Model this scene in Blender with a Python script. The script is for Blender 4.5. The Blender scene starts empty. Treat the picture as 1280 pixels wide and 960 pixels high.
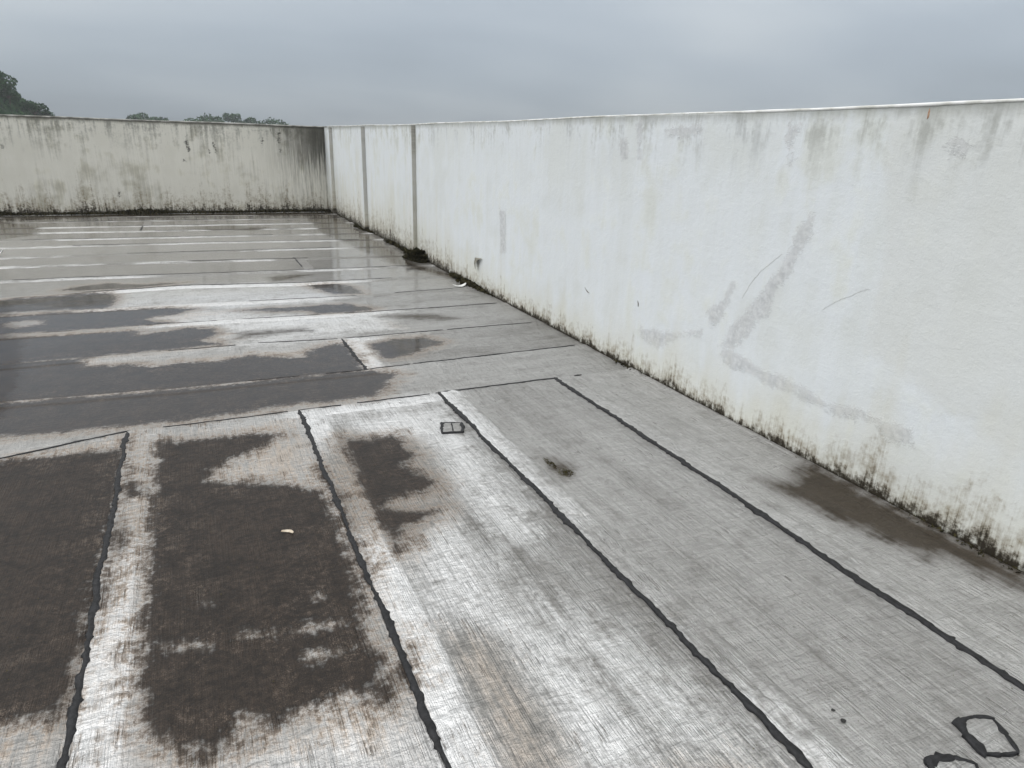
import bpy, bmesh, math, random
import numpy as np
from mathutils import Matrix, Vector

scene = bpy.context.scene
rad = math.radians

# ------------------------------------------------------------------ camera
cam_d = bpy.data.cameras.new('camera')
cam = bpy.data.objects.new('camera', cam_d)
scene.collection.objects.link(cam)
scene.camera = cam
cam_d.sensor_width = 36.0
cam_d.lens = 23.374
cam_d.clip_start = 0.05
cam_d.clip_end = 4000
right, up, fwd = (0.90715, -0.41974, 0.0301), (0.11688, 0.32003, 0.94017), (0.40426, 0.84935, -0.33938)
M = Matrix((right, up, tuple(-c for c in fwd))).transposed().to_4x4()
M.translation = (0, 0, 1.58)
cam.matrix_world = M

# ------------------------------------------------------------------ sky: an overcast cloud layer over a Nishita sky
SUN_EL, SUN_AZ = 50.0, 286.0      # azimuth clockwise from +Y
world = bpy.data.worlds.new('World')
scene.world = world
world.use_nodes = True

class NG:
    """small helper to write node graphs as expressions"""
    def __init__(s, nt): s.nt = nt; s.k = 0
    def node(s, t, **kw):
        n = s.nt.nodes.new(t); s.k += 1; n.location = (-200 * (s.k % 12), -160 * (s.k // 12))
        for k, v in kw.items(): setattr(n, k, v)
        return n
    def put(s, sock, v):
        if isinstance(v, bpy.types.NodeSocket): s.nt.links.new(v, sock)
        elif isinstance(v, (tuple, list)) and sock.type == 'RGBA' and len(v) == 3: sock.default_value = (*v, 1)
        else: sock.default_value = v
    def m(s, op, a, b=0.0, c=0.0, clamp=False):
        n = s.node('ShaderNodeMath', operation=op, use_clamp=clamp)
        s.put(n.inputs[0], a); s.put(n.inputs[1], b); s.put(n.inputs[2], c); return n.outputs[0]
    def add(s, *a):
        r = a[0]
        for b in a[1:]: r = s.m('ADD', r, b)
        return r
    def mul(s, *a):
        r = a[0]
        for b in a[1:]: r = s.m('MULTIPLY', r, b)
        return r
    def ss(s, x, lo, hi, a=0.0, b=1.0):
        n = s.node('ShaderNodeMapRange', interpolation_type='SMOOTHSTEP')
        for i, v in enumerate((x, lo, hi, a, b)): s.put(n.inputs[i], v)
        return n.outputs[0]
    def lin(s, x, lo, hi, a=0.0, b=1.0):
        n = s.node('ShaderNodeMapRange')
        for i, v in enumerate((x, lo, hi, a, b)): s.put(n.inputs[i], v)
        return n.outputs[0]
    def mix(s, f, a, b, mode='MIX'):
        n = s.node('ShaderNodeMix', data_type='RGBA', blend_type=mode)
        s.put(n.inputs[0], f); s.put(n.inputs[6], a); s.put(n.inputs[7], b); return n.outputs[2]
    def mixf(s, f, a, b):
        n = s.node('ShaderNodeMix', data_type='FLOAT')
        s.put(n.inputs[0], f); s.put(n.inputs[2], a); s.put(n.inputs[3], b); return n.outputs[0]
    def noise(s, vec, scale=1.0, detail=2.0, rough=0.5, dist=0.0):
        n = s.node('ShaderNodeTexNoise')
        s.put(n.inputs['Vector'], vec); n.inputs['Scale'].default_value = scale
        n.inputs['Detail'].default_value = detail; n.inputs['Roughness'].default_value = rough
        n.inputs['Distortion'].default_value = dist
        return n.outputs['Fac']
    def scale3(s, vec, x, y, z):
        n = s.node('ShaderNodeVectorMath', operation='MULTIPLY')
        s.put(n.inputs[0], vec); n.inputs[1].default_value = (x, y, z); return n.outputs[0]
    def sep(s, vec):
        n = s.node('ShaderNodeSeparateXYZ'); s.put(n.inputs[0], vec); return n.outputs
    def comb(s, x, y, z):
        n = s.node('ShaderNodeCombineXYZ')
        for i, v in enumerate((x, y, z)): s.put(n.inputs[i], v)
        return n.outputs[0]
    def attr(s, name):
        n = s.node('ShaderNodeAttribute', attribute_name=name); return n.outputs['Fac']

wn = world.node_tree
wn.nodes.clear()
g = NG(wn)
sky = g.node('ShaderNodeTexSky', sky_type='NISHITA')
sky.sun_disc = False
sky.sun_elevation = rad(SUN_EL)
sky.sun_rotation = rad(SUN_AZ)
tc = g.node('ShaderNodeTexCoord')
dx, dy, dz = g.sep(tc.outputs['Generated'])
el = g.m('MAXIMUM', dz, 0.0)
den = g.add(el, 0.16)
plane = g.comb(g.m('DIVIDE', dx, den), g.m('DIVIDE', dy, den), 7.3)
c1 = g.noise(plane, 0.30, 3.0, 0.45, 0.2)
c2 = g.noise(g.scale3(plane, 1, 1.6, 1), 1.1, 3.0, 0.5, 0.3)
cl = g.add(g.mul(g.add(c1, -0.5), 1.7), g.mul(g.add(c2, -0.5), 0.16))
over = g.add(1.0, g.mul(g.m('POWER', el, 0.9), 3.6))            # overcast luminance grows to the zenith
lum = g.mul(over, g.m('MAXIMUM', g.add(1.0, cl), 0.45))
tone = g.mix(g.ss(cl, -0.18, 0.2), (0.74, 0.865, 1.0), (0.87, 0.945, 1.0))
tone = g.mix(g.ss(el, 0.10, 0.55), tone, (0.97, 0.985, 0.985))        # thinner, whiter cloud overhead
cloud = g.mix(1.0, tone, g.comb(lum, lum, lum), 'MULTIPLY')
CLOUD = 2.75
cloud = g.mix(1.0, cloud, (CLOUD, CLOUD, CLOUD), 'MULTIPLY')
skymix = g.mix(0.94, sky.outputs[0], cloud)
bg = g.node('ShaderNodeBackground')
g.put(bg.inputs[0], skymix)
bg.inputs[1].default_value = 0.13
wo = g.node('ShaderNodeOutputWorld')
wn.links.new(bg.outputs[0], wo.inputs[0])

# ------------------------------------------------------------------ sun behind the clouds
sd = bpy.data.lights.new('sun', 'SUN')
sd.energy = 1.4
sd.angle = rad(60)
sd.color = (1.0, 0.98, 0.95)
sun = bpy.data.objects.new('sun', sd)
scene.collection.objects.link(sun)
sv = Vector((math.sin(rad(SUN_AZ)) * math.cos(rad(SUN_EL)), math.cos(rad(SUN_AZ)) * math.cos(rad(SUN_EL)), math.sin(rad(SUN_EL))))
sun.rotation_euler = sv.to_track_quat('Z', 'Y').to_euler()
sun.location = sv * 30

vs = scene.view_settings
vs.view_transform = 'Standard'
vs.look = 'None'
vs.exposure = 0.05
vs.gamma = 1.0
vs.use_curve_mapping = False

# ------------------------------------------------------------------ measured outlines, in metres (floor: x, y; side wall: y, z; end wall: x, z)
DARK = [
  [(-1.716,3.55),(-1.03,3.798),(-0.712,3.772),(-0.488,3.748),(-0.464,3.596),(-0.462,3.262),(-0.472,2.695),(-0.491,2.325),(-0.491,1.994),(-0.497,1.865),(-0.525,1.84),(-0.576,1.874),(-0.609,1.867),(-0.665,1.897),(-1.004,1.885)],
  [(-0.473,3.917),(-0.428,3.35),(-0.337,3.221),(-0.333,3.122),(-0.407,3.112),(-0.45,3.04),(-0.402,2.827),(-0.397,2.687),(-0.442,2.564),(-0.454,2.342),(-0.478,2.284),(-0.483,2.723),(-0.47,3.241)],
  [(-0.323,3.77),(-0.086,3.723),(0.061,3.723),(0.195,3.707),(0.296,3.645),(0.2,3.535),(0.071,3.427),(-0.056,3.33),(-0.089,3.216),(0.05,3.126),(0.193,3.087),(0.293,2.995),(0.397,2.903),(0.414,2.752),(0.415,2.469),(0.401,2.109),(0.394,1.965),(0.369,1.907),(0.351,1.796),(0.391,1.763),(0.394,1.692),(0.363,1.539),(0.292,1.582),(0.226,1.634),(0.173,1.588),(0.123,1.609),(0.029,1.581),(-0.024,1.643),(-0.054,1.644),(-0.07,1.557),(-0.152,1.54),(-0.215,1.611),(-0.297,1.68),(-0.315,1.768),(-0.319,1.921),(-0.321,2.06),(-0.329,2.213),(-0.323,2.476),(-0.333,2.722),(-0.331,3.067),(-0.33,3.41)],
  [(0.619,3.474),(0.736,3.395),(0.888,3.418),(0.902,3.208),(0.926,3.124),(0.848,2.994),(0.892,2.891),(0.92,2.799),(0.858,2.72),(0.789,2.73),(0.694,2.711),(0.638,2.64),(0.74,2.568),(0.852,2.538),(0.816,2.486),(0.689,2.458),(0.636,2.385),(0.596,2.281),(0.582,2.362),(0.571,2.534),(0.57,2.777),(0.587,3.096),(0.597,3.326)],
  [(0.432,3.148),(0.453,3.002),(0.477,2.888),(0.492,2.776),(0.482,2.592),(0.472,2.394),(0.453,2.177),(0.429,2.166),(0.429,2.38),(0.443,2.643),(0.435,2.905)],
  [(0.442,1.79),(0.463,1.757),(0.448,1.624),(0.427,1.622)],
  [(-1.61,4.172),(-1.097,4.146),(-0.858,4.111),(-0.479,4.086),(-0.172,4.044),(0.214,4.059),(0.494,4.097),(0.611,4.053),(0.957,4.062),(1.025,4.199),(1.193,4.421),(1.071,4.56),(0.912,4.579),(-0.241,4.631),(-1.208,4.724),(-1.79,4.772)],
  [(-1.786,4.758),(-1.206,4.709),(-0.24,4.615),(0.993,4.578),(1.018,4.926),(1.0,5.348),(0.918,5.328),(0.724,5.229),(0.638,5.06),(0.469,5.119),(0.25,5.239),(0.021,5.152),(-0.219,5.217),(-0.375,5.174),(-0.558,5.278),(-0.829,5.317),(-0.858,5.544),(-1.379,5.609),(-2.052,5.645)],
  [(-2.023,5.547),(-2.258,6.331),(-1.513,6.306),(-0.737,6.27),(-0.547,6.26),(-0.561,6.082),(-0.284,6.172),(-0.161,6.213),(0.027,6.123),(0.063,5.922),(-0.074,5.79),(0.069,5.62),(-0.36,5.584),(-0.845,5.56),(-1.371,5.567)],
  [(-2.544,7.283),(-1.672,7.132),(-1.251,7.137),(-0.867,7.095),(-0.737,7.104),(-0.399,7.065),(-0.087,6.931),(-0.259,6.754),(-0.455,6.722),(-0.515,6.62),(-0.32,6.437),(-0.476,6.431),(-0.748,6.409),(-1.543,6.465),(-2.311,6.508)],
  [(-2.373,7.657),(-1.689,7.898),(-1.157,7.969),(-0.916,7.977),(-0.849,7.876),(-0.812,7.667),(-0.832,7.305),(-0.874,7.181),(-1.331,7.26),(-1.7,7.282),(-2.282,7.315)],
  [(-1.369,8.196),(-1.194,8.359),(-0.957,8.47),(-0.668,8.294),(-0.174,8.29),(-0.522,8.161),(-0.824,8.119),(-1.169,8.137)],
  [(0.308,6.737),(0.558,6.761),(0.808,6.717),(1.12,6.728),(1.285,6.713),(1.525,6.419),(1.296,6.353),(0.962,6.393),(0.919,6.542),(0.657,6.591)],
  [(1.186,5.211),(1.401,5.312),(1.676,5.27),(1.784,5.105),(1.582,4.978),(1.446,4.864),(1.237,4.805),(1.184,4.867)],
  [(1.062,7.788),(1.403,7.784),(1.555,7.549),(1.572,7.143),(1.385,7.2),(1.272,7.192),(1.196,7.385)],
]
HOLE = [
  [(-0.247,2.044),(-0.103,2.02),(-0.104,1.996),(-0.246,2.024)],
  [(-0.042,2.007),(0.078,1.99),(0.077,1.957),(-0.044,1.979)],
  [(0.138,1.973),(0.255,1.955),(0.313,1.944),(0.311,1.931),(0.136,1.957)],
  [(0.164,1.828),(0.327,1.818),(0.341,1.784),(0.161,1.809)],
  [(0.36,1.993),(0.383,1.955),(0.392,1.787),(0.344,1.799)],
  [(-1.615,6.836),(-1.46,6.929),(-1.286,6.872),(-1.278,6.696),(-1.463,6.62),(-1.586,6.688)],
  [(0.242,2.134),(0.264,2.13),(0.261,2.111),(0.239,2.116)],
  [(-0.152,2.338),(-0.136,2.331),(-0.143,2.236),(-0.151,2.239)],
]
DAMP_REFLECT = [
  [(1.447,6.105),(1.657,6.136),(1.996,6.06),(2.181,5.801),(1.967,5.807),(1.644,5.976)],
  [(0.49,5.913),(0.764,5.905),(0.812,5.777),(0.452,5.738),(0.133,5.719),(0.238,5.916)],
  [(-0.341,13.407),(0.567,13.673),(1.228,13.243),(0.995,12.81),(0.306,12.941)],
  [(-4.462,14.719),(-3.185,15.001),(-2.412,13.898),(-2.299,12.823),(-2.674,12.347),(-3.724,12.08)],
  [(2.465,2.223),(2.609,2.148),(2.879,2.32),(2.924,1.134),(2.755,1.043),(2.71,1.234),(2.691,1.36),(2.608,1.388),(2.566,1.552),(2.518,1.761),(2.477,1.957),(2.443,2.123)],
  [(0.703,8.335),(0.879,8.444),(1.23,8.399),(0.98,8.154),(0.738,8.074)],
  [(2.782,15.323),(2.673,8.786),(3.052,7.406),(2.747,7.702),(2.361,8.868),(2.006,12.387),(2.179,15.404)],  # grime along the wall foot, plus the mould's reflection painted into the colour
  [(2.742,15.677),(2.782,15.323),(2.131,15.079),(0.113,15.519),(-1.724,15.325),(-3.16,14.869),(-3.291,15.554),(-1.358,15.874)],
  [(1.564,2.855),(1.626,2.789),(1.644,2.681),(1.578,2.583),(1.529,2.594),(1.534,2.724)],
  [(-2.847,8.291),(-1.773,4.714),(-1.162,4.483),(-1.184,4.765),(-1.222,5.257),(-1.408,6.369),(-1.662,7.465),(-1.804,7.823)],  # dark reflection of something out of view, painted into the floor colour
]
TAN = [
  [(0.606,1.781),(0.775,1.693),(0.787,1.484),(0.802,1.319),(0.77,1.131),(0.753,1.024),(0.489,1.138),(0.556,1.352),(0.571,1.609)],
  [(0.588,2.346),(0.687,2.244),(0.65,2.107),(0.581,2.114)],
  [(0.936,1.073),(1.016,1.072),(1.167,1.015),(1.268,0.935),(1.249,0.833),(0.88,0.993)],
  [(-1.323,3.705),(-1.032,3.808),(-0.493,3.925),(-0.482,3.755),(-1.02,3.747),(-1.286,3.566)],
  [(-0.481,5.27),(0.198,5.322),(0.695,5.239),(0.635,5.039),(-0.193,5.168)],
  [(-0.51,6.648),(-0.123,6.808),(0.315,6.838),(0.216,6.633),(-0.382,6.429)],
  [(-0.086,5.794),(0.238,5.916),(0.528,5.9),(0.218,5.617)],
  [(-0.254,3.833),(0.442,3.904),(0.464,3.739),(0.273,3.63)],
  [(1.439,5.98),(1.602,5.803),(1.675,5.544),(1.449,5.648)],
  [(0.208,3.621),(0.5,3.602),(0.411,2.915),(0.192,3.078),(-0.082,3.213)],
  [(-0.303,1.846),(-0.291,1.576),(0.406,1.275),(0.383,1.504),(0.222,1.639),(-0.057,1.529)],
  [(-0.784,1.942),(-0.497,1.865),(-0.474,1.58),(-0.724,1.689)],
  [(-0.443,3.741),(-0.344,3.599),(-0.324,2.719),(-0.326,2.155),(-0.457,2.169),(-0.44,2.536),(-0.382,2.682)],
  [(0.528,2.843),(0.556,2.491),(0.558,2.237),(0.528,2.249),(0.514,2.579)],
]
PALE = [
  [(0.572,2.29),(0.889,2.501),(0.883,2.103),(0.825,1.808),(0.96,1.572),(1.016,1.186),(1.027,0.98),(0.75,1.1),(0.805,1.34),(0.826,1.671),(0.586,1.816),(0.573,2.063)],
  [(-0.464,1.638),(-0.313,1.573),(-0.313,1.884),(-0.336,2.604),(-0.399,2.319),(-0.456,1.979)],
  [(0.67,3.725),(1.336,3.753),(1.28,3.072),(1.233,2.217),(1.003,2.054),(0.99,2.46),(1.008,3.02),(0.984,3.299),(0.665,3.48)],
  [(0.973,1.846),(1.162,1.487),(1.234,1.092),(1.245,0.912),(1.042,1.0),(0.995,1.327)],
  [(0.513,2.315),(0.587,2.224),(0.542,1.328),(0.563,1.207),(0.426,1.267)],
  [(-0.252,1.546),(-0.058,1.516),(0.132,1.519),(0.226,1.54),(0.375,1.476),(0.412,1.259)],
  [(-0.83,7.911),(0.644,8.101),(1.172,7.756),(1.337,7.007),(1.127,6.763),(0.296,6.775),(-0.087,6.931),(-0.841,7.171)],
  [(-0.454,6.691),(-0.088,6.897),(0.359,6.653),(0.978,6.355),(1.516,6.351),(1.542,5.589),(0.399,5.579),(-0.135,5.643),(0.079,5.865),(0.059,6.14),(-0.319,6.379)],
  [(0.49,3.913),(1.34,3.92),(1.336,3.753),(0.67,3.725),(0.508,3.599)],
  [(1.014,5.419),(1.225,5.372),(1.197,4.82),(1.018,4.637)],
]
PEEL = [
  [(1.916,1.641),(1.878,1.651),(1.822,1.636),(1.827,1.605),(1.883,1.591)],
  [(2.807,1.655),(2.784,1.726),(2.698,1.721),(2.727,1.64),(2.711,1.518),(2.751,1.528)],
  [(2.53,1.299),(2.519,1.203),(2.554,1.083),(2.624,0.952),(2.683,0.856),(2.709,0.699),(2.817,0.654),(2.899,0.702),(2.768,0.862),(2.668,1.027),(2.589,1.236)],
  [(2.899,0.702),(2.78,0.658),(2.868,0.524),(2.944,0.427),(3.039,0.441),(2.984,0.593)],
  [(3.901,0.345),(3.665,0.376),(3.426,0.427),(3.245,0.496),(3.219,0.444),(3.421,0.4),(3.562,0.31),(3.68,0.248),(3.866,0.25)],
  [(3.059,0.435),(2.925,0.437),(2.763,0.396),(2.584,0.404),(2.37,0.387),(2.217,0.36),(2.065,0.395),(1.917,0.393),(1.765,0.397),(1.737,0.332),(1.856,0.301),(1.993,0.363),(2.183,0.319),(2.407,0.332),(2.597,0.323),(2.753,0.349),(2.937,0.326),(3.023,0.362)],
  [(4.361,1.626),(4.262,1.648),(4.23,1.508),(4.31,1.494)],
  [(4.177,1.738),(4.112,1.748),(4.072,1.502),(4.12,1.501)],
  [(3.853,1.71),(3.459,1.73),(3.462,1.671),(3.799,1.646)],
  [(6.508,0.935),(6.347,0.95),(6.299,0.512),(6.461,0.487)],
  [(3.206,0.616),(3.083,0.735),(3.037,0.852),(2.999,0.83),(3.066,0.648),(3.149,0.515)],
]
TINT = [
  [(2.22,1.793),(1.356,1.789),(0.994,0.519),(1.571,0.522),(1.813,0.604),(2.071,0.682),(2.149,1.389)],
  [(1.697,1.071),(1.173,1.147),(0.962,0.406),(1.526,0.484)],
]
CHIPS = [
  [(0.008,1.44),(0.039,1.456),(0.074,1.256),(0.041,1.225)],
  [(0.518,1.439),(0.549,1.44),(0.588,1.237),(0.555,1.22)],
  [(0.424,1.28),(0.455,1.281),(0.476,1.203),(0.429,1.186)],
  [(1.497,1.516),(1.531,1.533),(1.519,1.404),(1.489,1.419)],
  [(1.825,1.542),(1.859,1.559),(1.851,1.461),(1.818,1.46)],
  [(1.841,1.347),(1.871,1.315),(1.866,1.25),(1.835,1.282)],
  [(0.04,1.579),(0.069,1.58),(0.064,1.534),(0.034,1.533)],
  [(1.836,1.671),(1.885,1.672),(1.881,1.624),(1.832,1.622)],
  [(-3.122,1.293),(-3.088,1.28),(-3.086,1.224),(-3.12,1.237)],
  [(-2.989,0.194),(-2.963,0.194),(-2.98,0.104),(-3.015,0.12)],
  [(-1.327,0.432),(-1.299,0.432),(-1.313,0.338),(-1.341,0.338)],
  [(-0.081,1.082),(-0.036,1.083),(-0.042,1.036),(-0.087,1.035)],
]
LIGHT = [
  [(-1.529,1.454),(-1.214,1.464),(-1.345,0.119),(-1.682,0.122)],
  [(-0.289,1.523),(1.544,1.501),(1.432,0.262),(-0.452,0.272)],
]
YEL = [
  [(-2.199,1.39),(-1.583,1.452),(-1.653,0.661),(-2.358,0.612)],
  [(-1.692,0.585),(-1.732,0.154),(-2.308,0.128)],
]
CRACKS = [
  [(2.688,1.063),(2.75,1.004),(2.826,0.933),(2.866,0.884),(2.904,0.82),(2.931,0.762)],
  [(2.121,0.982),(2.185,0.95),(2.253,0.907),(2.311,0.87),(2.361,0.826)],
  [(1.959,0.53),(1.889,0.522),(1.832,0.523)],
  [(1.666,0.617),(1.626,0.668),(1.602,0.683)],
  [(3.656,0.378),(3.627,0.316),(3.611,0.279)],
]
SCRATCH = [
  [(4.712,0.476),(4.67,0.451),(4.63,0.439)],
  [(3.961,0.524),(3.947,0.503),(3.944,0.48)],
  [(1.962,1.806),(1.957,1.787)],
  [(5.179,0.801),(5.127,0.726)],
]

XW, YF, HW = 2.886, 15.95, 1.80
rng = np.random.default_rng(7)
random.seed(7)

# ------------------------------------------------------------------ helpers
def tag(o, label=None, cat=None, group=None, kind=None):
    if label: o['label'] = label
    if cat: o['category'] = cat
    if group: o['group'] = group
    if kind: o['kind'] = kind
    return o

def mesh_obj(name, verts, faces, mat, parent=None, smooth=False, attrs=None, uv=None):
    me = bpy.data.meshes.new(name)
    verts = np.asarray(verts, dtype=np.float32)
    if isinstance(faces, np.ndarray):
        n, k = faces.shape
        me.vertices.add(len(verts)); me.vertices.foreach_set('co', verts.ravel())
        me.loops.add(n * k); me.loops.foreach_set('vertex_index', faces.ravel().astype(np.int32))
        me.polygons.add(n)
        me.polygons.foreach_set('loop_start', (np.arange(n) * k).astype(np.int32))
        me.update(calc_edges=True)
    else:
        me.from_pydata([tuple(map(float, v)) for v in verts], [], faces)
        me.update()
    if uv is not None:
        l = me.uv_layers.new(name='UVMap')
        idx = np.empty(len(me.loops), dtype=np.int32); me.loops.foreach_get('vertex_index', idx)
        l.data.foreach_set('uv', np.asarray(uv, dtype=np.float32)[idx].ravel())
    for k, a in (attrs or {}).items():
        at = me.attributes.new(k, 'FLOAT', 'POINT')
        at.data.foreach_set('value', np.asarray(a, dtype=np.float32))
    if smooth: me.polygons.foreach_set('use_smooth', np.ones(len(me.polygons), dtype=bool))
    me.validate()
    if mat: me.materials.append(mat)
    o = bpy.data.objects.new(name, me)
    scene.collection.objects.link(o)
    if parent: o.parent = parent
    return o

def empty(name, loc=(0, 0, 0), parent=None):
    o = bpy.data.objects.new(name, None)
    o.empty_display_size = 0.1
    scene.collection.objects.link(o)
    o.location = loc
    if parent: o.parent = parent
    return o

def grid_faces(nu, nv):
    a = np.arange((nu - 1) * (nv - 1)); i, j = a // (nv - 1), a % (nv - 1)
    b = i * nv + j
    return np.stack([b, b + 1, b + nv + 1, b + nv], 1)

def _h(i, j, s):
    v = np.sin(i * 127.1 + j * 311.7 + s * 74.7) * 43758.5453
    return v - np.floor(v)

def vnoise(x, y, s=0):
    x = np.asarray(x, float); y = np.asarray(y, float) + 0 * x
    xi, yi = np.floor(x), np.floor(y); fx, fy = x - xi, y - yi
    fx = fx * fx * (3 - 2 * fx); fy = fy * fy * (3 - 2 * fy)
    return ((_h(xi, yi, s) * (1 - fx) + _h(xi + 1, yi, s) * fx) * (1 - fy) + (_h(xi, yi + 1, s) * (1 - fx) + _h(xi + 1, yi + 1, s) * fx) * fy)

def fnoise(x, y, s=0): return vnoise(x, y, s) * .6 + vnoise(x * 2.1, y * 2.1, s + 3) * .28 + vnoise(x * 4.3, y * 4.3, s + 9) * .12

def sdf_poly(P, poly):
    poly = np.asarray(poly, float)
    out = np.full(len(P), -0.6)
    lo, hi = poly.min(0) - 0.6, poly.max(0) + 0.6
    sel = np.where(((P >= lo) & (P <= hi)).all(1))[0]
    if len(sel) == 0: return out
    Q = P[sel]; d = np.full(len(Q), 9.0); ins = np.zeros(len(Q), bool)
    for a, b in zip(poly, np.roll(poly, -1, 0)):
        e = b - a; w = Q - a
        t = np.clip((w @ e) / max(e @ e, 1e-12), 0, 1)
        d = np.minimum(d, np.hypot(*(w - t[:, None] * e).T))
        c = (a[1] > Q[:, 1]) != (b[1] > Q[:, 1])
        if abs(e[1]) > 1e-9: ins ^= c & (Q[:, 0] < a[0] + (Q[:, 1] - a[1]) * e[0] / e[1])
    out[sel] = np.clip(np.where(ins, d, -d), -0.6, 0.6)
    return out

def sdf(P, polys):
    out = np.full(len(P), -0.6)
    for q in polys: out = np.maximum(out, sdf_poly(P, q))
    return out

def sstep(x, a, b):
    t = np.clip((x - a) / (b - a), 0, 1); return t * t * (3 - 2 * t)

def new_mat(name):
    m = bpy.data.materials.new(name); m.use_nodes = True
    nt = m.node_tree; nt.nodes.clear(); g = NG(nt)
    out = g.node('ShaderNodeOutputMaterial'); b = g.node('ShaderNodeBsdfPrincipled')
    nt.links.new(b.outputs[0], out.inputs[0])
    return m, g, b

def bump(g, b, height, dist, strength=1.0, coat=None):
    n = g.node('ShaderNodeBump'); n.inputs['Strength'].default_value = strength; n.inputs['Distance'].default_value = dist
    g.put(n.inputs['Height'], height); g.put(b.inputs['Normal'], n.outputs[0])
    return n.outputs[0]

def simple_mat(name, c1, c2, scale=30, rough=0.6, bdist=0.0, spec=0.4):
    m, g, b = new_mat(name)
    pos = g.node('ShaderNodeNewGeometry').outputs['Position']
    n = g.noise(pos, scale, 4, 0.6)
    g.put(b.inputs['Base Color'], g.mix(g.ss(n, 0.3, 0.7), c1, c2))
    b.inputs['Roughness'].default_value = rough
    b.inputs['Specular IOR Level'].default_value = spec
    if bdist: bump(g, b, n, bdist)
    return m

# ------------------------------------------------------------------ materials
def membrane_material():
    """silver-painted bitumen membrane: brushed streaks, worn pale paint, tan silt, black algae, wet film"""
    m, g, b = new_mat('silver_membrane')
    uv = g.node('ShaderNodeUVMap', uv_map='UVMap').outputs[0]
    pos = g.node('ShaderNodeNewGeometry').outputs['Position']
    dark, damp_reflect, tan, pale, ridge, wet = (g.attr(k) for k in ('dark', 'damp_reflect', 'tan', 'pale', 'ridge', 'wet'))
    st = g.noise(g.scale3(uv, 1.9, 40, 1), 1, 3, 0.6)             # brush streaks along the sheet
    st2 = g.ss(g.noise(g.scale3(uv, 6, 150, 1), 1, 2, 0.6), 0.26, 0.74)
    st3 = g.noise(g.scale3(uv, 34, 7.0, 1), 1, 3, 0.6, 0.6)       # ripples across the sheet
    n2 = g.noise(g.scale3(uv, 0.9, 4.2, 1), 1, 4, 0.6)              # broad patches drawn out along the sheet
    n8 = g.noise(pos, 8, 4, 0.62)
    n40 = g.noise(pos, 42, 4, 0.65)
    n200 = g.noise(pos, 230, 2, 0.6)
    c = lambda x, k: g.mul(g.add(x, -0.5), k)
    st2 = g.add(0.5, g.mul(g.add(st2, -0.5), g.ss(n8, 0.44, 0.66, 0.22, 1.0)))     # the grooves come and go
    clamp = lambda x: g.m('MINIMUM', g.m('MAXIMUM', x, 0.0), 1.0)
    # silver paint
    tone = g.attr('tone')
    v = g.add(0.5, tone, c(st, 0.6), c(st2, 0.7), c(n8, 1.2), c(n2, 0.9), c(n40, 0.5), c(st3, 0.2))
    silver = g.mix(clamp(v), (0.175, 0.168, 0.157), (0.475, 0.47, 0.46))
    silver = g.mix(g.mul(g.ss(g.add(wet, c(n2, 0.9), c(st, 0.5)), 0.35, 0.85), 0.55), silver, (0.150, 0.136, 0.118))   # damp
    # worn / sun-bleached pale paint
    pm = g.add(g.mul(g.m('MINIMUM', pale, 0.125), 2.6, g.add(1.0, g.mul(wet, -0.7))), g.mul(wet, -0.12), c(st, 0.5), c(n8, 1.0), c(n2, 0.8), c(st2, 0.4), c(n40, 0.6), c(st3, 0.15), 0.55, g.mul(ridge, 0.52))
    pm = g.ss(pm, 0.22, 1.10)
    col = g.mix(g.mul(pm, 0.95), silver, g.mix(clamp(g.add(0.5, c(st2, 0.9), c(n40, 0.9), c(n8, 0.6))), (0.56, 0.555, 0.55), (0.84, 0.84, 0.84)))
    # tan silt
    tm = g.ss(g.add(g.mul(tan, 2.6), c(n8, 1.1), c(st, 1.0), c(st2, 0.5), c(n40, 0.9), 0.34), 0.25, 1.10)
    fr = g.mul(g.ss(g.add(dark, c(st, 0.20), c(n8, 0.16)), -0.17, 0.0), g.ss(g.add(n40, c(st2, 0.5), c(n8, 0.5)), 0.26, 0.70))
    tcol = g.mix(clamp(g.add(0.5, c(n8, 1.4), c(n40, 0.8))), (0.34, 0.265, 0.20), (0.58, 0.505, 0.435))
    col = g.mix(g.m('MINIMUM', g.add(g.mul(tm, 0.80), g.mul(fr, 0.75)), 0.90), col, tcol)
    # fine dirt specks and dark hairline streaks
    sp = g.ss(g.add(n200, c(st2, 0.35), c(n8, 0.5), c(n40, 0.4)), 0.62, 0.78)
    col = g.mix(g.mul(sp, 0.5), col, (0.085, 0.072, 0.06))
    hl = g.ss(g.add(st2, c(st, 1.3), c(n8, 0.9)), 0.82, 1.0)
    col = g.mix(g.mul(hl, 0.62), col, (0.10, 0.092, 0.082))
    # damp brown film, and painted reflections on the left and along the wall
    dm2 = g.ss(g.add(damp_reflect, c(n8, 0.24), c(st, 0.14), c(n40, 0.09)), -0.09, 0.10)
    dcol = g.mix(n40, (0.020, 0.0145, 0.008), (0.062, 0.047, 0.031))
    col = g.mix(g.mul(dm2, 0.94), col, dcol)
    # black algae, brown where it thins out
    e = g.add(dark, c(st, 0.075), c(n40, 0.10), c(n8, 0.19), c(st2, 0.02), c(n200, 0.03), g.mul(ridge, -0.022))
    thin = g.mul(g.ss(g.add(e, c(st, 0.16)), -0.13, 0.01), g.ss(g.add(n40, c(st2, 0.25), c(n200, 0.5), c(n8, 0.6)), 0.30, 0.66))
    col = g.mix(g.mul(thin, 0.82), col, g.mix(n8, (0.085, 0.060, 0.042), (0.19, 0.145, 0.11)))
    am = g.ss(e, -0.036, 0.034)
    sparse = g.mul(g.ss(g.add(n200, c(n40, 0.9), c(n8, 0.9), c(n2, 0.5)), 0.69, 0.76), g.ss(e, 0.34, 0.0))
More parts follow.
